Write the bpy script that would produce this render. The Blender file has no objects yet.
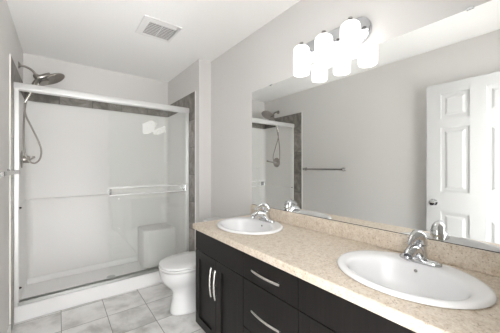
import bpy, bmesh, math
from mathutils import Vector, Matrix

PI = math.pi
scene = bpy.context.scene
C = scene.collection

# ------------------------------------------------------------------ camera, world, exposure
cam_d = bpy.data.cameras.new('camera')
cam = bpy.data.objects.new('camera', cam_d)
C.objects.link(cam)
cam.location = (0, 0, 1.268)
cam.rotation_euler = (PI / 2, 0, -0.6544)
cam_d.sensor_width = 36
cam_d.lens = 36 * 248.48 / 500
cam_d.shift_y = -0.0005
cam_d.clip_start = 0.02
scene.camera = cam

world = bpy.data.worlds.new('hall_daylight')
scene.world = world
world.use_nodes = True
world.node_tree.nodes['Background'].inputs[0].default_value = (1.0, 1.0, 1.0, 1)
world.node_tree.nodes['Background'].inputs[1].default_value = 8.3

vs = scene.view_settings
vs.view_transform = 'Standard'
vs.look = 'None'
vs.gamma = 1
vs.use_curve_mapping = False
vs.exposure = 0.0
SHADE_STRENGTH = 2.7
FILL_POWER = 78.0

# added unseen fill light in the doorway, aimed up at the far ceiling
def fill_spot(name, energy, loc, aim, cone):
    d = bpy.data.lights.new(name, 'SPOT')
    d.energy = energy
    d.spot_size = math.radians(cone)
    d.spot_blend = 1.0
    d.shadow_soft_size = .15
    d.color = (.98, .99, 1)
    o = bpy.data.objects.new(name, d)
    C.objects.link(o)
    o.location = loc
    o.rotation_euler = (Vector(aim) - Vector(loc)).to_track_quat('-Z', 'Y').to_euler()
fill_spot('raised_fill_spot', FILL_POWER, (.25, .0, 1.40), (.25, 2.5, 2.44), 46)

cy_ = scene.cycles
cy_.max_bounces = 14
cy_.diffuse_bounces = 8
cy_.glossy_bounces = 8
cy_.transparent_max_bounces = 16
cy_.caustics_reflective = True
cy_.sample_clamp_indirect = 6

# ------------------------------------------------------------------ measured room (metres)
L, R = -0.2973, 1.3508          # left wall, mirror wall
B = 3.456                       # back wall of the shower
S, W = 1.2059, 2.479            # shower side of partition, face of partition
F = 0.03                        # wall with the doorway
ZC = 2.44
EY = 2.75                       # plane of the shower enclosure

# ------------------------------------------------------------------ materials
def mat(name):
    m = bpy.data.materials.new(name)
    m.use_nodes = True
    return m, m.node_tree, m.node_tree.nodes['Principled BSDF']

def N(t, kind, **kw):
    n = t.nodes.new(kind)
    for k, v in kw.items():
        setattr(n, k, v)
    return n

def simple(name, col, rough=.5, metal=0, bump=None, coat=0, spec=.5):
    m, t, p = mat(name)
    p.inputs['Base Color'].default_value = (*col, 1)
    p.inputs['Roughness'].default_value = rough
    p.inputs['Metallic'].default_value = metal
    p.inputs['Coat Weight'].default_value = coat
    p.inputs['Specular IOR Level'].default_value = spec
    if bump:
        sc, st, det = bump
        co = N(t, 'ShaderNodeTexCoord')
        nz = N(t, 'ShaderNodeTexNoise')
        nz.inputs['Scale'].default_value = sc
        nz.inputs['Detail'].default_value = det
        b = N(t, 'ShaderNodeBump')
        b.inputs['Strength'].default_value = st
        b.inputs['Distance'].default_value = .004
        t.links.new(co.outputs['Object'], nz.inputs['Vector'])
        t.links.new(nz.outputs['Fac'], b.inputs['Height'])
        t.links.new(b.outputs['Normal'], p.inputs['Normal'])
    return m

def math_n(t, op, a, b=None):
    n = N(t, 'ShaderNodeMath', operation=op)
    for i, v in enumerate((a, b)):
        if v is None:
            continue
        if isinstance(v, (int, float)):
            n.inputs[i].default_value = v
        else:
            t.links.new(v, n.inputs[i])
    return n.outputs[0]

def ramp(t, fac, stops):
    r = N(t, 'ShaderNodeValToRGB')
    el = r.color_ramp.elements
    while len(el) < len(stops):
        el.new(.5)
    for e, (p, c) in zip(el, stops):
        e.position = p
        e.color = (*c, 1)
    t.links.new(fac, r.inputs[0])
    return r.outputs[0]

def tiles(name, axes, period, offset, grout_w, stops, grout_col, rough, nscale, vary, warp=1.1):
    """square-grid tile laid out in world metres along two axes"""
    m, t, p = mat(name)
    co = N(t, 'ShaderNodeTexCoord')
    sx = N(t, 'ShaderNodeSeparateXYZ')
    t.links.new(co.outputs['Object'], sx.inputs[0])
    cells, lines = [], []
    for ax, pe, of in zip(axes, period, offset):
        v = math_n(t, 'DIVIDE', math_n(t, 'SUBTRACT', sx.outputs[ax], of), pe)
        cells.append(math_n(t, 'FLOOR', v))
        fr = math_n(t, 'FRACT', v)
        d = math_n(t, 'MINIMUM', fr, math_n(t, 'SUBTRACT', 1.0, fr))
        lines.append(math_n(t, 'LESS_THAN', math_n(t, 'MULTIPLY', d, pe), grout_w / 2))
    line = math_n(t, 'MAXIMUM', *lines)
    cb = N(t, 'ShaderNodeCombineXYZ')
    t.links.new(cells[0], cb.inputs[0])
    t.links.new(cells[1], cb.inputs[1])
    wn = N(t, 'ShaderNodeTexWhiteNoise', noise_dimensions='3D')
    t.links.new(cb.outputs[0], wn.inputs['Vector'])
    off = N(t, 'ShaderNodeVectorMath', operation='MULTIPLY_ADD')
    t.links.new(wn.outputs['Color'], off.inputs[0])
    off.inputs[1].default_value = (9, 9, 9)
    t.links.new(co.outputs['Object'], off.inputs[2])
    nz = N(t, 'ShaderNodeTexNoise')
    nz.inputs['Scale'].default_value = nscale
    nz.inputs['Detail'].default_value = 7
    nz.inputs['Roughness'].default_value = .62
    nz.inputs['Distortion'].default_value = warp
    t.links.new(off.outputs[0], nz.inputs['Vector'])
    f = math_n(t, 'ADD', nz.outputs['Fac'], math_n(t, 'MULTIPLY', math_n(t, 'SUBTRACT', wn.outputs['Value'], .5), vary))
    col = ramp(t, f, stops)
    mx = N(t, 'ShaderNodeMix', data_type='RGBA')
    t.links.new(line, mx.inputs[0])
    t.links.new(col, mx.inputs[6])
    mx.inputs[7].default_value = (*grout_col, 1)
    t.links.new(mx.outputs[2], p.inputs['Base Color'])
    p.inputs['Roughness'].default_value = rough
    b = N(t, 'ShaderNodeBump')
    b.inputs['Strength'].default_value = .6
    b.inputs['Distance'].default_value = .002
    t.links.new(math_n(t, 'SUBTRACT', 1.0, line), b.inputs['Height'])
    t.links.new(b.outputs['Normal'], p.inputs['Normal'])
    return m

M = {}
M['wall'] = simple('grey_wall_paint', (.69, .675, .66), .5, bump=(160, .05, 3))
M['ceiling'] = simple('textured_white_ceiling', (.93, .925, .915), .9, bump=(75, .35, 4))
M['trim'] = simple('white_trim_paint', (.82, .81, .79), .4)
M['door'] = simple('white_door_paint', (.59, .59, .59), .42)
M['acrylic'] = simple('white_acrylic', (.79, .78, .765), .32)
M['ceramic'] = simple('white_glazed_ceramic', (.80, .80, .805), .24, coat=.08)
M['toilet'] = simple('white_vitreous_china', (.78, .78, .78), .2, coat=.15)
M['pan'] = simple('white_shower_pan_acrylic', (.90, .895, .89), .3)
M['plastic'] = simple('white_plastic', (.85, .845, .835), .3)
M['grille'] = simple('grey_vent_slat', (.62, .61, .60), .5)
M['dark'] = simple('dark_void', (.03, .03, .03), .8)
M['chrome'] = simple('polished_chrome', (.66, .67, .685), .06, 1)
M['plate'] = simple('chrome_backplate', (.58, .59, .61), .10, 1)
M['alu'] = simple('bright_anodised_aluminium', (.86, .86, .855), .34, .7)
M['track'] = simple('satin_aluminium_track', (.55, .55, .54), .35, 1)
M['nickel'] = simple('brushed_nickel', (.72, .70, .67), .27, 1)
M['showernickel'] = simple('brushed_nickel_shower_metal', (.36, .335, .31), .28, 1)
M['darknickel'] = simple('dark_satin_nickel', (.45, .44, .43), .25, 1)
M['mirror'] = simple('mirror_silver', (.90, .91, .895), .0, 1)
M['black'] = simple('black_rubber', (.02, .02, .02), .6)
M['toe'] = simple('dark_toe_kick_board', (.018, .016, .015), .6)

# espresso wood
m, t, p = mat('espresso_stained_wood')
co = N(t, 'ShaderNodeTexCoord')
mp = N(t, 'ShaderNodeMapping')
mp.inputs['Scale'].default_value = (60, 60, 3)
t.links.new(co.outputs['Object'], mp.inputs[0])
nz = N(t, 'ShaderNodeTexNoise')
nz.inputs['Scale'].default_value = 1.5
nz.inputs['Detail'].default_value = 4
t.links.new(mp.outputs[0], nz.inputs['Vector'])
t.links.new(ramp(t, nz.outputs['Fac'], [(.3, (.0075, .0065, .0062)), (.7, (.0125, .0105, .0098))]), p.inputs['Base Color'])
p.inputs['Roughness'].default_value = .42
p.inputs['Specular IOR Level'].default_value = .22
M['wood'] = m

# beige speckled laminate
m, t, p = mat('beige_speckled_laminate')
co = N(t, 'ShaderNodeTexCoord')
n1 = N(t, 'ShaderNodeTexNoise')
n1.inputs['Scale'].default_value = 38
n1.inputs['Detail'].default_value = 8
n1.inputs['Roughness'].default_value = .7
n2 = N(t, 'ShaderNodeTexNoise')
n2.inputs['Scale'].default_value = 150
n2.inputs['Detail'].default_value = 5
n2.inputs['Roughness'].default_value = .65
for n in (n1, n2):
    t.links.new(co.outputs['Object'], n.inputs['Vector'])
base = ramp(t, n1.outputs['Fac'], [(.28, (.47, .375, .27)), (.44, (.63, .55, .45)), (.60, (.70, .635, .55)), (.78, (.56, .47, .37))])
speck = ramp(t, n2.outputs['Fac'], [(.33, (.40, .31, .25)), (.41, (.90, .87, .84)), (.56, (1, 1, 1)), (.68, (1.12, 1.10, 1.08))])
mx = N(t, 'ShaderNodeMix', data_type='RGBA', blend_type='MULTIPLY')
mx.inputs[0].default_value = .9
t.links.new(base, mx.inputs[6])
t.links.new(speck, mx.inputs[7])
t.links.new(mx.outputs[2], p.inputs['Base Color'])
p.inputs['Roughness'].default_value = .42
p.inputs['Specular IOR Level'].default_value = .3
M['laminate'] = m

M['floor'] = tiles('grey_marbled_floor_tile', (0, 1), (.311, .315), (.012, 2.40), .005,
                   [(.27, (.43, .415, .395)), (.41, (.62, .61, .59)), (.54, (.80, .79, .775)), (.70, (.88, .875, .865))],
                   (.26, .25, .235), .32, 4.6, .10, .35)
SL = [(.28, (.12, .108, .094)), (.45, (.22, .202, .182)), (.6, (.31, .29, .265)), (.78, (.42, .40, .375))]
M['tile_side'] = tiles('brown_grey_slate_tile_on_side_wall', (1, 2), (.31, .31), (2.73, 2.105), .006, SL, (.07, .065, .06), .4, 7, .26)
M['tile_back'] = tiles('brown_grey_slate_tile_on_back_wall', (0, 2), (.31, .31), (.0, 2.105), .006, SL, (.07, .065, .06), .4, 7, .26)

# clear shower glass: straight-through transmission plus mirror reflection rising at grazing angles
def glass(name, tint):
    m, t, p = mat(name)
    t.nodes.remove(p)
    out = t.nodes['Material Output']
    lw = N(t, 'ShaderNodeLayerWeight')
    lw.inputs[0].default_value = .5
    f = math_n(t, 'ADD', math_n(t, 'MULTIPLY', math_n(t, 'POWER', lw.outputs['Facing'], 5.0), .85), .024)
    tr = N(t, 'ShaderNodeBsdfTransparent')
    tr.inputs[0].default_value = (*tint, 1)
    gl = N(t, 'ShaderNodeBsdfGlossy')
    gl.inputs['Roughness'].default_value = 0.0
    gl.inputs[0].default_value = (1, 1, 1, 1)
    mx = N(t, 'ShaderNodeMixShader')
    t.links.new(f, mx.inputs[0])
    t.links.new(tr.outputs[0], mx.inputs[1])
    t.links.new(gl.outputs[0], mx.inputs[2])
    t.links.new(mx.outputs[0], out.inputs[0])
    return m
M['glass'] = glass('clear_green_tinted_glass', (.996, 1.0, .998))

# lit opal glass
m, t, p = mat('lit_opal_glass')
p.inputs['Base Color'].default_value = (.9, .9, .88, 1)
p.inputs['Emission Color'].default_value = (1, .98, .95, 1)
p.inputs['Emission Strength'].default_value = SHADE_STRENGTH
p.inputs['Roughness'].default_value = .3
M['opal'] = m

# ------------------------------------------------------------------ mesh helpers
class MB:
    def __init__(self):
        self.bm = bmesh.new()

    def box(self, x0, x1, y0, y1, z0, z1):
        vs_ = [self.bm.verts.new((x, y, z)) for z in (z0, z1) for y in (y0, y1) for x in (x0, x1)]
        for f in ((0, 2, 3, 1), (4, 5, 7, 6), (0, 1, 5, 4), (2, 6, 7, 3), (0, 4, 6, 2), (1, 3, 7, 5)):
            self.bm.faces.new([vs_[i] for i in f])
        return self

    def loft(self, loops, cap0=True, cap1=True, closed=False):
        rings = [[self.bm.verts.new(p) for p in lp] for lp in loops]
        n = len(rings[0])
        pairs = list(zip(rings, rings[1:])) + ([(rings[-1], rings[0])] if closed else [])
        for a, b in pairs:
            for i in range(n):
                self.bm.faces.new((a[i], a[(i + 1) % n], b[(i + 1) % n], b[i]))
        if not closed:
            if cap0:
                self.bm.faces.new(list(reversed(rings[0])))
            if cap1:
                self.bm.faces.new(rings[-1])
        return self

    def lathe(self, prof, center, axis=(0, 0, 1), n=32, cap0=True, cap1=True):
        """prof: (radius, height along axis)"""
        q = Vector((0, 0, 1)).rotation_difference(Vector(axis))
        c = Vector(center)
        loops = [[c + q @ Vector((r * math.cos(2 * PI * i / n), r * math.sin(2 * PI * i / n), hh)) for i in range(n)] for r, hh in prof]
        return self.loft(loops, cap0, cap1)

    def tube(self, pts, rad, n=12, sub=6, flat=None):
        """smooth tube through pts; rad a number or one per point; flat=(direction, factor) squashes the section"""
        P_ = [Vector(p) for p in pts]
        rads = rad if isinstance(rad, (list, tuple)) else [rad] * len(P_)
        if sub > 1 and len(P_) > 2:
            out, ro = [], []
            for i in range(len(P_) - 1):
                p0, p1, p2, p3 = P_[max(i - 1, 0)], P_[i], P_[i + 1], P_[min(i + 2, len(P_) - 1)]
                for k in range(sub):
                    u = k / sub
                    out.append(.5 * ((2 * p1) + (p2 - p0) * u + (2 * p0 - 5 * p1 + 4 * p2 - p3) * u * u + (3 * p1 - p0 - 3 * p2 + p3) * u ** 3))
                    ro.append(rads[i] * (1 - u) + rads[i + 1] * u)
            out.append(P_[-1])
            ro.append(rads[-1])
            P_, rads = out, ro
        up = Vector((0, 0, 1))
        d0 = (P_[1] - P_[0]).normalized()
        if abs(d0.dot(up)) > .95:
            up = Vector((0, 1, 0))
        nrm = (up - d0 * up.dot(d0)).normalized()
        loops = []
        for i, p in enumerate(P_):
            d = (P_[min(i + 1, len(P_) - 1)] - P_[max(i - 1, 0)]).normalized()
            nrm = (nrm - d * nrm.dot(d)).normalized()
            bi = d.cross(nrm)
            lp = []
            for k in range(n):
                a = 2 * PI * k / n
                o = nrm * math.cos(a) + bi * math.sin(a)
                if flat:
                    fd = Vector(flat[0])
                    o = o - fd * o.dot(fd) * (1 - flat[1])
                lp.append(p + o * rads[i])
            loops.append(lp)
        return self.loft(loops)

    def build(self, name, material, parent=None, bevel=0, smooth=False, subsurf=0, loc=None, segs=2):
        bmesh.ops.recalc_face_normals(self.bm, faces=self.bm.faces)
        me = bpy.data.meshes.new(name)
        self.bm.to_mesh(me)
        self.bm.free()
        me.materials.append(M[material])
        o = bpy.data.objects.new(name, me)
        C.objects.link(o)
        if parent is not None:
            o.parent = parent
        if loc:
            o.location = loc
        if smooth:
            me.shade_auto(True) if hasattr(me, 'shade_auto') else None
            for pl in me.polygons:
                pl.use_smooth = True
            if smooth == 'auto':
                me.set_sharp_from_angle(angle=math.radians(38))
        if bevel:
            b = o.modifiers.new('bevel', 'BEVEL')
            b.width = bevel
            b.segments = segs
            b.limit_method = 'ANGLE'
            b.angle_limit = math.radians(40)
        if subsurf:
            s_ = o.modifiers.new('subsurf', 'SUBSURF')
            s_.levels = s_.render_levels = subsurf
        return o

def ell(cx, cy, a, b, z, n=48):
    """ellipse with half-size a along x, b along y"""
    return [(cx + a * math.cos(2 * PI * i / n), cy + b * math.sin(2 * PI * i / n), z) for i in range(n)]

def tag(o, label, cat, group=None):
    o['label'] = label
    o['category'] = cat
    if group:
        o['group'] = group
    return o

def thing(name, label, cat, loc=(0, 0, 0), group=None):
    o = bpy.data.objects.new(name, None)
    o.empty_display_size = .1
    C.objects.link(o)
    o.location = loc
    return tag(o, label, cat, group)

def struct(name, mb, material, bevel=0, smooth=False):
    o = mb.build(name, material, bevel=bevel, smooth=smooth)
    o['kind'] = 'structure'
    return o

def copy_tree(o, parent=None):
    c = o.copy()
    C.objects.link(c)
    if parent is not None:
        c.parent = parent
    for ch in list(o.children):
        copy_tree(ch, c)
    return c

# ------------------------------------------------------------------ setting
T = .1
struct('floor', MB().box(L - T - .6, R + T + .6, F - 2.2, B + T, -.1, 0), 'floor')   # runs on unseen into the hall, added to block light from below
struct('ceiling', MB().box(L - T, R + T, F - .12, B + T, ZC, ZC + .1), 'ceiling')
struct('wall_left', MB().box(L - T, L, F - .12, B + T, 0, ZC), 'wall')
struct('wall_right', MB().box(R, R + T, F - .12, W, 0, ZC), 'wall')
struct('wall_back', MB().box(L, S, B, B + T, 0, ZC), 'wall')
struct('wall_partition', MB().box(S, R + T, W, B + T, 0, ZC), 'wall')
DX0, DX1, DZ = -.215, .64, 2.065       # doorway
struct('wall_front', MB().box(L, DX0, F - .12, F, 0, ZC).box(DX1, R, F - .12, F, 0, ZC).box(DX0, DX1, F - .12, F, DZ, ZC), 'wall')
struct('trim_1', MB().box(DX1 - .018, DX1, F - .12, F, 0, DZ).box(DX0, DX1, F - .12, F, DZ - .018, DZ)
       .box(DX1 - .01, DX1 + .055, F, F + .014, 0, DZ + .055).box(DX0, DX1 - .01, F, F + .014, DZ - .006, DZ + .055), 'trim', bevel=.003)
struct('baseboard_left', MB().box(L, L + .012, F, 2.555, 0, .085), 'trim', bevel=.003)
struct('baseboard_partition', MB().box(S, R - .012, W - .012, W, 0, .085).box(S - .012, S, W - .012, 2.56, 0, .085), 'trim', bevel=.003)
struct('baseboard_right', MB().box(R - .012, R, 1.73, W - .012, 0, .085), 'trim', bevel=.003)

# slate tile framing the shower and its pale edging
ZT, ZS = 2.105, 1.95
struct('trim_2', MB().box(L, L + .008, 2.568, B, ZS, ZT).box(L, L + .008, 2.568, 2.735, 0, ZS), 'tile_side')
struct('trim_3', MB().box(S - .008, S, 2.568, B, ZS, ZT).box(S - .008, S, 2.568, 2.735, 0, ZS), 'tile_side')
struct('trim_4', MB().box(L + .008, S - .008, B - .008, B, ZS, ZT), 'tile_back')
struct('trim_5', MB().box(L, L + .0095, 2.5635, 2.568, .085, ZT + .003), 'trim')
struct('trim_6', MB().box(S - .010, S, 2.560, 2.568, .085, ZT + .003), 'trim')

# panelled door, open against the left wall
DY0, DY1 = .124, .886
door_a = math.atan2(.02, DY1 - DY0)
mb = MB()
dw, dz1, dt = DY1 - DY0, 2.048, .035
cols = [(.114, .323), (.432, .641)]
cols = [(a_ * dw / .755, b_ * dw / .755) for a_, b_ in cols]
rows = [(.20, .835), (1.03, 1.63), (1.72, 1.95)]
ys = [0, cols[0][0], cols[0][1], cols[1][0], cols[1][1], dw]
# local: u from free edge to hinge, both faces
zs = [.012] + [z for r_ in rows for z in r_] + [dz1]
for i in range(5):
    for j in range(7):
        panel = i in (1, 3) and j in (1, 3, 5)
        y0, y1, z0, z1 = ys[i], ys[i + 1], zs[j], zs[j + 1]
        if panel:
            mb.box(-dt + .009, -.009, y0, y1, z0, z1)
            for xs0, xs1, xi in ((-.009, -.002, .022),):
                a = [(xs0, y0 + .03, z0 + .03), (xs0, y1 - .03, z0 + .03), (xs0, y1 - .03, z1 - .03), (xs0, y0 + .03, z1 - .03)]
                b = [(xs1, y0 + .05, z0 + .05), (xs1, y1 - .05, z0 + .05), (xs1, y1 - .05, z1 - .05), (xs1, y0 + .05, z1 - .05)]
                mb.loft([a, b])
        else:
            mb.box(-dt, 0, y0, y1, z0, z1)
bmesh.ops.remove_doubles(mb.bm, verts=mb.bm.verts, dist=.0001)
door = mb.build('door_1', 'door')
door['kind'] = 'structure'
door.location = (-.191, DY1, 0)
door.rotation_euler = (0, 0, PI + door_a)
for v in door.data.vertices:                       # u runs from free edge back to the hinge; face towards the room
    v.co.x = -v.co.x
door.data.flip_normals()
kn = MB()
kn.lathe([(.031, 0), (.031, .006), (.012, .012), (.011, .032), (.024, .040), (.028, .052), (.024, .063), (.008, .068)], (0, .06, .92), axis=(-1, 0, 0))
kn.build('door_knob', 'chrome', door, smooth='auto')
lt = MB().box(.005, .03, -.002, .0005, .89, .95)
lt.build('latch_plate', 'chrome', door)
for z in (.25, 1.05, 1.82):
    h_ = MB().lathe([(.006, 0), (.006, .09)], (-.004, dw + .004, z), n=12)
    h_.build('hinge', 'chrome', door, smooth='auto')

# ------------------------------------------------------------------ shower
base = thing('shower_stall', 'glossy white moulded shower stall with low front curb, ledge and corner seat', 'shower stall', (.45, 2.73, 0))
sur = base
bl = base.location
def at(par, o):
    o.location = Vector(o.location) - par.location
    return o
XL, XR = L + .008, S - .008
at(base, MB().box(L + .0018, S - .0018, 2.737, 2.80, 0, .137).build('curb', 'pan', base, bevel=.012, segs=3))
at(base, MB().box(L + .0018, S - .0018, 2.80, B - .0018, 0, .045).box(L + .0018, L + .03, 2.80, B - .0018, .045, .11).box(S - .03, S - .0018, 2.80, B - .0018, .045, .11).box(L + .03, S - .03, B - .03, B - .0018, .045, .11)
   .build('pan', 'pan', base, bevel=.008))
at(base, MB().lathe([(.045, .045), (.045, .048), (.04, .05)], (.45, 3.12, 0)).build('drain', 'chrome', base, smooth='auto'))

YS0 = EY + .0300
zl = .925
def ledge_prof(z0, z1):
    # (depth from wall, height): thick below the ledge, thin above
    return [(.0018, z0), (.032, z0), (.032, zl - .010), (.028, zl), (.021, zl + .005), (.018, zl + .016), (.018, z1 - .006), (.008, z1), (.0018, z1)]
pr = ledge_prof(.112, ZS - .002)
at(sur, MB().loft([[(L + d, YS0, z) for d, z in pr], [(L + d, B - .0018, z) for d, z in pr]]).build('side_panel', 'acrylic', sur, smooth='auto'))
at(sur, MB().loft([[(S - d, YS0, z) for d, z in pr], [(S - d, B - .0018, z) for d, z in pr]]).build('side_panel', 'acrylic', sur, smooth='auto'))
mb = MB().loft([[(L + .03 * (d > .025) + .016 * (d <= .025), B - d, z) for d, z in pr], [(S - .04 * (d > .03) - .014 * (d <= .03), B - d, z) for d, z in pr]])
# coved inner corners
for sx, xw in ((1, L), (-1, S)):
    for z0, z1, off, r in ((.11, zl - .004, .032, .05), (zl, ZS - .007, .018, .05)):
        pts = [(xw + sx * off, B - off)]
        for k in range(7):
            a = k / 6 * PI / 2
            pts.append((xw + sx * (off + r - r * math.cos(a)), B - off - r + r * math.sin(a)))
        mb.loft([[(x, y, z0) for x, y in pts], [(x, y, z1) for x, y in pts]])
at(sur, mb.build('back_panel', 'acrylic', sur, smooth='auto'))
# corner seat, rounded front
sp = [(S - .03, B - .03), (.80, B - .03), (.785, 3.22), (.80, 3.13), (.845, 3.09), (.92, 3.08), (1.08, 3.08), (S - .03, 3.08)]
mb = MB().loft([[(x, y, z) for x, y in sp] for z in (.05, .495)])
at(sur, mb.build('corner_seat', 'acrylic', sur, bevel=.014, segs=3))

enc = thing('shower_enclosure', 'chrome framed sliding glass shower door between left wall and partition', 'shower door', (.45, EY, .137))
def ep(mb, *a, **k):
    return at(enc, mb.build(*a, **k))
hd = MB()
hp = [(EY - .03, 1.889), (EY - .03, 1.935), (EY - .024, 1.944), (EY - .008, 1.948), (EY + .022, 1.944), (EY + .028, 1.936), (EY + .028, 1.889), (EY + .014, 1.885), (EY - .014, 1.885)]
hd.loft([[(L + .0015, y, z) for y, z in hp], [(S - .0015, y, z) for y, z in hp]])
ep(hd, 'header_rail', 'alu', enc, smooth='auto', bevel=.002)
for x0, x1 in ((L + .008, L + .038), (S - .036, S - .008)):
    ep(MB().box(x0, x1, EY - .024, EY + .024, .1388, 1.889), 'jamb', 'alu', enc, bevel=.004)
ep(MB().box(L + .03, S - .03, EY - .026, EY - .02, .1388, .168).box(L + .03, S - .03, EY + .02, EY + .026, .1388, .172).box(L + .03, S - .03, EY - .026, EY + .026, .1388, .142).box(L + .03, S - .03, EY - .002, EY + .002, .142, .16), 'bottom_track', 'track', enc, bevel=.001)
for z in (.93, .28):
    ep(MB().lathe([(.007, 0), (.007, .012), (.003, .016)], (L + .038, EY - .012, z), axis=(1, 0, 0), n=16), 'door_bumper', 'black', enc, smooth='auto')
outer = ep(MB().box(.370, S - .036, EY - .014, EY - .008, .150, 1.905), 'sliding_panel', 'glass', enc)
inner = ep(MB().box(.392, S - .036, EY + .008, EY + .014, .150, 1.905), 'sliding_panel', 'glass', enc)
# double towel rail on the outer panel
tb = MB()
ytb = EY - .075
for z in (1.060, .990):
    tb.tube([(.375, ytb, z), (1.145, ytb, z)], .0105, sub=1, n=12)
o = tb.build('towel_rail', 'alu', outer, smooth='auto')
o.location = -Vector(outer.location) - Vector(enc.location)
for x in (.384, 1.135):
    o = MB().box(x - .009, x + .009, ytb - .007, EY - .014, .983, 1.067).build('rail_bracket', 'chrome', outer, bevel=.004)
    o.location = -Vector(outer.location) - Vector(enc.location)

# shower head with hand shower
YH = 3.096
sh = thing('overhead_shower', 'brushed nickel rain shower head with hand shower and hose high on left wall', 'shower', (L, YH, 2.195))
def sp_(mb, *a, **k):
    return at(sh, mb.build(*a, **k))
sp_(MB().lathe([(.032, 0), (.032, .004), (.022, .012), (.012, .016)], (L, YH, 2.195), axis=(1, 0, 0)), 'flange', 'showernickel', sh, smooth='auto')
sp_(MB().tube([(L + .01, YH, 2.195), (L + .05, YH, 2.192), (L + .095, YH, 2.168), (L + .125, YH, 2.125)], .0105), 'shower_arm', 'showernickel', sh, smooth='auto')
sp_(MB().lathe([(.016, -.03), (.024, -.022), (.026, 0), (.024, .022), (.016, .03)], (L + .130, YH, 2.112), axis=(.5, 0, -.86), n=24), 'diverter', 'showernickel', sh, smooth='auto')
ax = Vector((.50, -.14, -.86)).normalized()
hc_ = Vector((-.05, YH, 2.122))
sp_(MB().tube([(L + .135, YH, 2.115), (-.135, YH, 2.118), hc_ - ax * .035], [.025, .026, .030]), 'head_neck', 'showernickel', sh, smooth='auto')
head = sp_(MB().lathe([(.018, -.045), (.03, -.036), (.062, -.02), (.098, -.006), (.104, .004), (.100, .010)], hc_, axis=ax, n=40), 'rain_head', 'showernickel', sh, smooth='auto')
fc = MB().lathe([(.094, .0102), (.092, .0125)], hc_, axis=ax, n=40)
qq = Vector((0, 0, 1)).rotation_difference(ax)
for rr, nn in ((.02, 6), (.042, 12), (.064, 18), (.083, 24)):
    for k in range(nn):
        a = 2 * PI * k / nn
        fc.lathe([(.0025, .0125), (.0018, .0155)], hc_ + qq @ Vector((rr * math.cos(a), rr * math.sin(a), 0)), axis=ax, n=6)
o = fc.build('spray_face', 'showernickel', head, smooth='auto')
o.location = -Vector(head.location) - Vector(sh.location)
# hand shower hanging in its cradle below the diverter
hs = sp_(MB().tube([(-.125, YH - .045, 2.065), (-.165, YH - .05, 2.02), (-.21, YH - .05, 1.95), (-.25, YH - .05, 1.848)], [.013, .0125, .012, .010]), 'hand_shower', 'nickel', sh, smooth='auto')
hx = Vector((.55, -.25, -.8)).normalized()
o = MB().lathe([(.014, -.025), (.034, -.014), (.044, 0), (.042, .010), (.036, .012)], (-.115, YH - .05, 2.062), axis=hx, n=28).build('hand_spray_head', 'showernickel', hs, smooth='auto')
o.location = -Vector(hs.location) - Vector(sh.location)
sp_(MB().tube([(-.16, YH, 2.10), (-.165, YH - .03, 2.06), (-.17, YH - .05, 2.015)], .015), 'cradle', 'showernickel', sh, smooth='auto')
sp_(MB().tube([(-.25, YH - .05, 1.85), (-.247, YH - .05, 1.745), (-.20, YH - .05, 1.62), (-.160, YH - .05, 1.515), (-.135, YH - .045, 1.42), (-.145, YH - .06, 1.335), (-.185, YH - .075, 1.295),
               (-.228, YH - .085, 1.33), (-.250, YH - .085, 1.42), (-.256, YH - .07, 1.62), (-.245, YH - .03, 1.85), (-.20, YH, 2.04), (-.168, YH, 2.10)], .0075, sub=8), 'hose', 'showernickel', sh, smooth='auto')

va = thing('shower_valve', 'round brushed nickel shower valve with lever below the shower head', 'shower valve', (L + .014, YH + .02, 1.332))
XW = L + .0182
at(va, MB().lathe([(.082, 0), (.080, .006), (.06, .010), (.03, .014)], (XW, YH + .02, 1.332), axis=(1, 0, 0), n=40).build('valve_plate', 'showernickel', va, smooth='auto'))
at(va, MB().lathe([(.036, .01), (.034, .052), (.026, .062)], (XW, YH + .02, 1.332), axis=(1, 0, 0), n=28).build('valve_body', 'showernickel', va, smooth='auto'))
at(va, MB().tube([(XW + .045, YH + .02, 1.332), (XW + .06, YH + .07, 1.338), (XW + .07, YH + .13, 1.348), (XW + .075, YH + .17, 1.357), (XW + .077, YH + .185, 1.360)], [.014, .010, .010, .015, .012]).build('lever', 'showernickel', va, smooth='auto'))

# ------------------------------------------------------------------ toilet
YT = 2.10
toi = thing('toilet', 'white ceramic toilet with closed lid between vanity and shower', 'toilet', (R, YT, 0))
toi.rotation_euler = (0, 0, PI)          # local +x points out of the wall
def sup(cx, hl, hw, z, n=40, e=2.3, back=None):
    out = []
    for i in range(n):
        a = 2 * PI * i / n
        ca, sa = math.cos(a), math.sin(a)
        x = cx + hl * math.copysign(abs(ca) ** (2 / e), ca)
        y = hw * math.copysign(abs(sa) ** (2 / e), sa)
        if back is not None:
            x = max(x, back)
        out.append((x, y, z))
    return out
bowl = MB().loft([sup(.355, .250, .108, .0), sup(.355, .250, .108, .012), sup(.352, .243, .098, .05), sup(.35, .232, .082, .12), sup(.352, .222, .072, .185), sup(.368, .228, .084, .222),
                  sup(.395, .250, .124, .265), sup(.425, .250, .164, .315), sup(.440, .244, .182, .360), sup(.442, .243, .184, .392), sup(.442, .236, .178, .3985)])
bowl.build('bowl', 'toilet', toi, smooth='auto', subsurf=1)
MB().box(.03, .27, -.085, .085, .19, .385).build('bowl_neck', 'toilet', toi, bevel=.03, segs=4)
MB().loft([sup(.443, .226, .168, .399, back=.24), sup(.443, .226, .168, .4025, back=.24), sup(.446, .240, .183, .4035, back=.226), sup(.447, .241, .185, .407, back=.225), sup(.447, .241, .185, .415, back=.225), sup(.446, .237, .181, .419, back=.228)]).build('seat', 'toilet', toi, smooth='auto')
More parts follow.
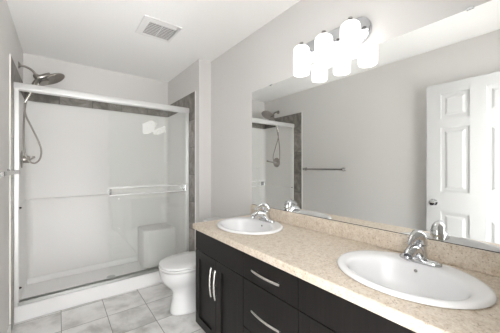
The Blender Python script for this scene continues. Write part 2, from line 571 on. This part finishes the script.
MB().loft([sup(.444, .226, .168, .419, back=.24), sup(.444, .226, .168, .4225, back=.24), sup(.447, .238, .183, .4235, back=.222), sup(.447, .240, .186, .428, back=.221), sup(.447, .239, .185, .437, back=.221), sup(.447, .225, .170, .444, back=.23), sup(.447, .13, .09, .447, back=.26)]).build('lid', 'toilet', toi, smooth='auto')
for yy in (-.07, .07):
    MB().lathe([(.014, -.02), (.014, .02)], (.222, yy, .423), axis=(0, 1, 0), n=16).build('hinge', 'plastic', toi, smooth='auto', bevel=.002)
MB().loft([[(x, y, z) for x, y in ((.012, -w_), (.012, w_), (d_ - .04, w_), (d_, w_ - .05), (d_ + .006, 0), (d_, -w_ + .05), (d_ - .04, -w_))] for z, w_, d_ in ((.385, .195, .185), (.50, .208, .192), (.69, .215, .198))]).build('tank', 'toilet', toi, bevel=.01)
MB().loft([[(x, y, z) for x, y in ((.006, -w_), (.006, w_), (d_ - .04, w_), (d_, w_ - .05), (d_ + .006, 0), (d_, -w_ + .05), (d_ - .04, -w_))] for z, w_, d_ in ((.690, .222, .206), (.722, .222, .206), (.731, .212, .196))]).build('tank_lid', 'toilet', toi, bevel=.006)
fl = MB().lathe([(.014, 0), (.014, .012)], (.198, -.15, .64), axis=(1, 0, 0), n=16)
fl.tube([(.215, -.15, .64), (.222, -.12, .638), (.222, -.08, .632)], .007)
fl.build('flush_lever', 'chrome', toi, smooth='auto')

# ------------------------------------------------------------------ vanity
XF, XB_ = .805, R - .0015     # face of doors, wall
ZB, ZTOP = .112, .8045
def handle(mb, c, along, length=.19, out=.030):
    """bow pull standing off -x from the face at c"""
    c = Vector(c)
    a = Vector(along)
    o = Vector((-1, 0, 0))
    pts = [c + a * (length * (k / 8 - .5)) + o * (out - .010 * ((k / 8 - .5) * 2) ** 2 * 1.0) for k in range(9)]
    mb.tube(pts, [.0055] + [.0068] * 7 + [.0055], n=10, sub=3)
    for s_ in (-1, 1):
        q = c + a * (s_ * length * .34)
        mb.tube([q, q + o * (out - .008)], .0045, sub=1, n=10)
    return mb

def cabinet(label, y0, y1, kind, cat, filler=None):
    t_ = thing('base_cabinet', label, cat, (XF + .02, (y0 + y1) / 2, 0), 'espresso cabinets under the countertop')
    def b_(mb, nm, m_, par=t_, **k):
        o_ = mb.build(nm, m_, par, **k)
        off = Vector(t_.location)
        q = par
        while q is not t_:
            off += Vector(q.location)
            q = q.parent
        o_.location = -off
        return o_
    e = .0012
    ya, yb = y0 + e, y1 - e
    x0 = XF + .0205
    body = MB().box(x0, XB_, ya, ya + .016, ZB - .01, ZTOP).box(x0, XB_, yb - .016, yb, ZB - .01, ZTOP)
    body.box(x0, XB_, ya + .016, yb - .016, ZB - .01, ZB + .006).box(XB_ - .006, XB_, ya + .016, yb - .016, ZB + .006, ZTOP)
    body.box(x0, x0 + .018, ya + .016, yb - .016, ZTOP - .03, ZTOP).box(x0, x0 + .018, ya + .016, yb - .016, .64, .672)
    b_(body, 'carcass', 'wood')
    if filler:
        b_(MB().box(XF + .004, x0 + .016, filler, ya - e, ZB - .01, ZTOP), 'filler', 'wood')
    b_(MB().box(x0 + .06, x0 + .075, ya, yb, 0, ZB - .01).box(x0 + .075, XB_, ya, ya + .016, 0, ZB - .01).box(x0 + .075, XB_, yb - .016, yb, 0, ZB - .01), 'toe_kick', 'toe')
    g = .0018
    def slab(z0, z1, nm):
        return b_(MB().box(XF, XF + .0198, y0 + g, y1 - g, z0, z1), nm, 'wood', bevel=.0018)
    def shaker(a, b, z0, z1, hy):
        f_ = .058
        mb = MB().box(XF, XF + .0198, a, a + f_, z0, z1).box(XF, XF + .0198, b - f_, b, z0, z1)
        mb.box(XF, XF + .0198, a + f_, b - f_, z0, z0 + f_).box(XF, XF + .0198, a + f_, b - f_, z1 - f_, z1)
        mb.box(XF + .011, XF + .018, a + f_ - .002, b - f_ + .002, z0 + f_ - .002, z1 - f_ + .002)
        d_ = b_(mb, 'door', 'wood', bevel=.0012)
        b_(handle(MB(), (XF, hy, .512), (0, 0, 1)), 'handle', 'nickel', par=d_, smooth='auto')
    if kind == 'sink':
        slab(.660, .796, 'false_front')
        ym = (y0 + y1) / 2
        shaker(ym + g, y1 - g, ZB, .655, ym + .027)
        shaker(y0 + g, ym - g, ZB, .655, ym - .027)
    else:
        for z0, z1 in ((.660, .796), (.392, .655), (ZB, .387)):
            d_ = slab(z0, z1, 'drawer')
            b_(handle(MB(), (XF, (y0 + y1) / 2 - .004, z1 - .064 if z1 > .7 else (z0 + z1) / 2), (0, 1, 0), .205), 'handle', 'nickel', par=d_, smooth='auto')
    return t_
cabinet('espresso sink cabinet with two upright bow handles, beside the toilet', 1.110, 1.716, 'sink', 'cabinet')
cabinet('espresso cabinet of drawers with level bow handles, between the two sink cabinets', .711, 1.110, 'drawers', 'cabinet')
cabinet('espresso sink cabinet under the nearer sink, at bottom right of the photo', .105, .711, 'sink', 'cabinet', F + .001)

# countertop with two sink cut-outs, rolled front edge and backsplash
ZK = .844
SINKS = ((1.072, 1.405), (1.072, .405))
SA, SB_ = .222, .262          # sink half depth (x), half width (y)
ct = thing('countertop', 'long beige speckled laminate countertop with low backsplash on the dark cabinets', 'countertop', (1.07, .9, ZTOP))
bm = bmesh.new()
edges = []
def loop_edges(pts):
    vv = [bm.verts.new(q) for q in pts]
    for i in range(len(vv)):
        edges.append(bm.edges.new((vv[i], vv[(i + 1) % len(vv)])))
CX0, CX1, CY0, CY1 = .785, R - .0005, F + .0005, 1.7253
loop_edges([(CX0, CY0, ZK), (CX1, CY0, ZK), (CX1, CY1, ZK), (CX0, CY1, ZK)])
for sx, sy in SINKS:
    loop_edges(ell(sx, sy, SA - .02, SB_ - .02, ZK, 48))
bmesh.ops.triangle_fill(bm, use_beauty=True, use_dissolve=False, edges=edges)
r_ = bmesh.ops.extrude_face_region(bm, geom=list(bm.faces))
bmesh.ops.translate(bm, verts=[g_ for g_ in r_['geom'] if isinstance(g_, bmesh.types.BMVert)], vec=(0, 0, -(ZK - ZTOP)))
mb = MB()
mb.bm.free()
mb.bm = bm
at(ct, mb.build('worktop', 'laminate', ct, bevel=.006, segs=3))
at(ct, MB().box(R - .022, R - .0005, CY0, CY1, ZK, .933).build('backsplash', 'laminate', ct, bevel=.004))

def make_sink(label, sx, sy):
    t_ = thing('sink', label, 'sink', (sx, sy, ZK), 'oval drop-in sinks in the countertop')
    bx = -.028                       # bowl sits towards the front, faucet deck behind
    prof = [(0, SA - .026, SB_ - .026, -.02), (0, SA - .025, SB_ - .025, .0014), (0, SA - .022, SB_ - .022, .0016), (0, SA - .003, SB_ - .003, .0016), (0, SA, SB_, .005), (0, SA - .006, SB_ - .006, .014), (0, SA - .016, SB_ - .016, .017), (0, SA - .030, SB_ - .030, .0155),
            (bx, .168, .212, .0135), (bx, .160, .204, .009), (bx, .154, .197, -.004), (bx, .148, .190, -.03), (bx, .136, .176, -.07), (bx, .112, .146, -.105), (bx, .075, .098, -.128), (bx, .04, .05, -.138), (bx, .022, .022, -.141)]
    # outer shell under the counter closes the body
    under = [(bx, .03, .03, -.155), (bx, .085, .108, -.142), (bx, .124, .158, -.115), (bx, .150, .190, -.07), (bx, .166, .21, -.02)]
    loops = [ell(c, 0, a, b, z) for c, a, b, z in under + prof]
    MB().loft(loops).build('basin', 'ceramic', t_, smooth=True, subsurf=1)
    MB().lathe([(.028, -.1415), (.028, -.138), (.022, -.136), (.016, -.137), (.014, -.132), (.004, -.131)], (bx, 0, 0), n=28).build('drain', 'chrome', t_, smooth='auto')
    MB().lathe([(.0065, 0), (.0065, .003), (.004, .003), (.0035, .001)], (bx + .1465, 0, -.016), axis=(-1, 0, .1), n=20).build('overflow', 'darknickel', t_, smooth='auto')
    return t_
make_sink('white oval drop-in sink farther away, beside the toilet end of the counter', *SINKS[0])
make_sink('white oval drop-in sink nearest the camera, large at the right of the photo', *SINKS[1])

def make_faucet(label, sx, sy):
    t_ = thing('faucet', label, 'faucet', (sx + .162, sy, ZK + .0155), 'chrome single lever faucets')
    n = 36
    def st(hx, hy, z):                # stadium
        out = []
        for i in range(n):
            a = 2 * PI * i / n
            out.append((hx * math.cos(a), hy * math.sin(a) + math.copysign(.0, math.sin(a)), z))
        return [(x, (abs(math.sin(2 * PI * i / n)) ** .7) * math.copysign(hy, y), z) for i, (x, y, z) in enumerate(out)]
    MB().loft([st(.027, .080, -.0015), st(.027, .080, .005), st(.024, .076, .010), st(.020, .06, .0135)]).build('base_plate', 'chrome', t_, smooth='auto')
    # body leaning to the front, spout growing out of it
    MB().tube([(.004, 0, .008), (.000, 0, .03), (-.004, 0, .052), (-.007, 0, .066)], [.030, .0265, .0255, .026], n=24).build('body', 'chrome', t_, smooth='auto')
    s_ = MB().tube([(.000, 0, .020), (-.028, 0, .042), (-.062, 0, .054), (-.096, 0, .051), (-.120, 0, .040)], [.021, .021, .020, .0195, .0185], n=20)
    s_.build('spout', 'chrome', t_, smooth='auto')
    MB().lathe([(.0155, 0), (.0155, .007), (.012, .009)], (-.118, 0, .0385), axis=(-.45, 0, -.85), n=20).build('aerator', 'plate', t_, smooth='auto')
    lv = MB().tube([(.004, 0, .060), (.001, 0, .076), (-.012, 0, .094), (-.038, 0, .103), (-.070, 0, .098), (-.102, 0, .084)], [.0265, .0275, .0265, .020, .0145, .008], n=24, sub=8)
    lv.build('lever', 'chrome', t_, smooth='auto')
    t_.scale = (1.08, 1.0, 1.14)
    return t_
make_faucet('chrome single-lever faucet on the farther sink', *SINKS[0])
make_faucet('chrome single-lever faucet on the nearer sink', *SINKS[1])

# ------------------------------------------------------------------ mirror and light above it
MY0, MY1, MZ0, MZ1 = F + .01, 1.7253, .9335, 1.9185
mi = thing('wall_mirror', 'large frameless mirror on right wall above the backsplash', 'mirror', (R, (MY0 + MY1) / 2, MZ0))
at(mi, MB().box(R - .0055, R - .0005, MY0, MY1, MZ0, MZ1).build('mirror_glass', 'mirror', mi))
for y, z in ((.26, MZ1), (1.48, MZ1)):
    at(mi, MB().box(R - .009, R - .0005, y - .012, y + .012, z - .004, z + .006).build('mirror_clip', 'plate', mi, bevel=.001))
at(mi, MB().box(R - .0075, R - .0005, MY0, MY1, MZ0 - .0003, MZ0 + .0022).build('bottom_channel', 'toe', mi))

li = thing('vanity_light', 'chrome three-light bath bar with white glass shades above the mirror', 'wall light', (R, .91, 2.03))
def lp(mb, *a, **k):
    return at(li, mb.build(*a, **k))
def stad(x, hy, hz, n=16):
    pts = []
    for k in range(n + 1):
        a = -PI / 2 + PI * k / n
        pts.append((x, .912 + (hy - hz) + hz * math.cos(a), 2.027 + hz * math.sin(a)))
    for k in range(n + 1):
        a = PI / 2 + PI * k / n
        pts.append((x, .912 - (hy - hz) + hz * math.cos(a), 2.027 + hz * math.sin(a)))
    return pts
lp(MB().loft([stad(R - .0005, .245, .075), stad(R - .022, .245, .075), stad(R - .026, .240, .070)]), 'backplate', 'plate', li, smooth='auto')
LX = R - .100
for y in (1.080, .908, .738):
    arm = MB().tube([(R - .026, y, 2.035), (R - .06, y, 2.043), (LX, y, 2.047)], .008, n=12)
    arm.lathe([(.016, 0), (.016, .006)], (R - .026, y, 2.035), axis=(-1, 0, 0), n=20)
    a_ = lp(arm, 'arm', 'chrome', li, smooth='auto')
    o = MB().lathe([(.030, 2.040), (.032, 2.046), (.018, 2.052), (.009, 2.053), (.009, 2.060), (.013, 2.063), (.012, 2.073), (.004, 2.076)], (LX, y, 0), n=24).build('finial', 'darknickel', a_, smooth='auto')
    o.location = -Vector(a_.location) - Vector(li.location)
    lp(MB().lathe([(.020, 2.046), (.038, 2.043), (.047, 2.034), (.0515, 2.020), (.0515, 1.876), (.048, 1.866), (.042, 1.864)], (LX, y, 0), n=36, cap1=True), 'glass_shade', 'opal', li, smooth='auto')

# ------------------------------------------------------------------ towel bar, ceiling vent
tw = thing('towel_bar', 'square brushed nickel towel bar on the left wall outside the shower', 'towel bar', (L, 2.18, 1.226))
for y in (2.492, 1.848):
    at(tw, MB().box(L + .0005, L + .010, y - .022, y + .022, 1.204, 1.248).box(L + .010, L + .066, y - .010, y + .010, 1.212, 1.240).build('post', 'darknickel', tw, bevel=.002))
at(tw, MB().box(L + .052, L + .066, 1.845, 2.495, 1.214, 1.238).build('rail', 'darknickel', tw, bevel=.002))

ve = thing('ceiling_vent', 'square white exhaust fan grille on the ceiling', 'vent', (.672, 2.166, ZC))
vx0, vx1, vy0, vy1 = .520, .825, 2.012, 2.320
gx0, gx1, gy0, gy1 = .573, .795, 2.07, 2.292
z0, z1 = ZC - .013, ZC - .0005
fr = MB()
for a, b, c_, d_ in ((vx0, gx0, vy0, vy1), (gx1, vx1, vy0, vy1), (gx0, gx1, vy0, gy0), (gx0, gx1, gy1, vy1)):
    fr.box(a, b, c_, d_, z0, z1)
bmesh.ops.remove_doubles(fr.bm, verts=fr.bm.verts, dist=.0001)
at(ve, fr.build('frame', 'plastic', ve, bevel=.005))
at(ve, MB().box(gx0, gx1, gy0, gy1, ZC - .004, ZC - .0006).build('backing', 'dark', ve))
ns = 9
for k in range(ns):
    y = gy0 + (gy1 - gy0) * (k + .5) / ns
    at(ve, MB().box(gx0, gx1, y - .0068, y + .0068, z0 + .002, z0 + .005).build('slat', 'grille', ve))
for f_ in (.5,):
    x = gx0 + (gx1 - gx0) * f_
    at(ve, MB().box(x - .003, x + .003, gy0, gy1, z0 + .0052, z0 + .009).build('rib', 'plastic', ve))
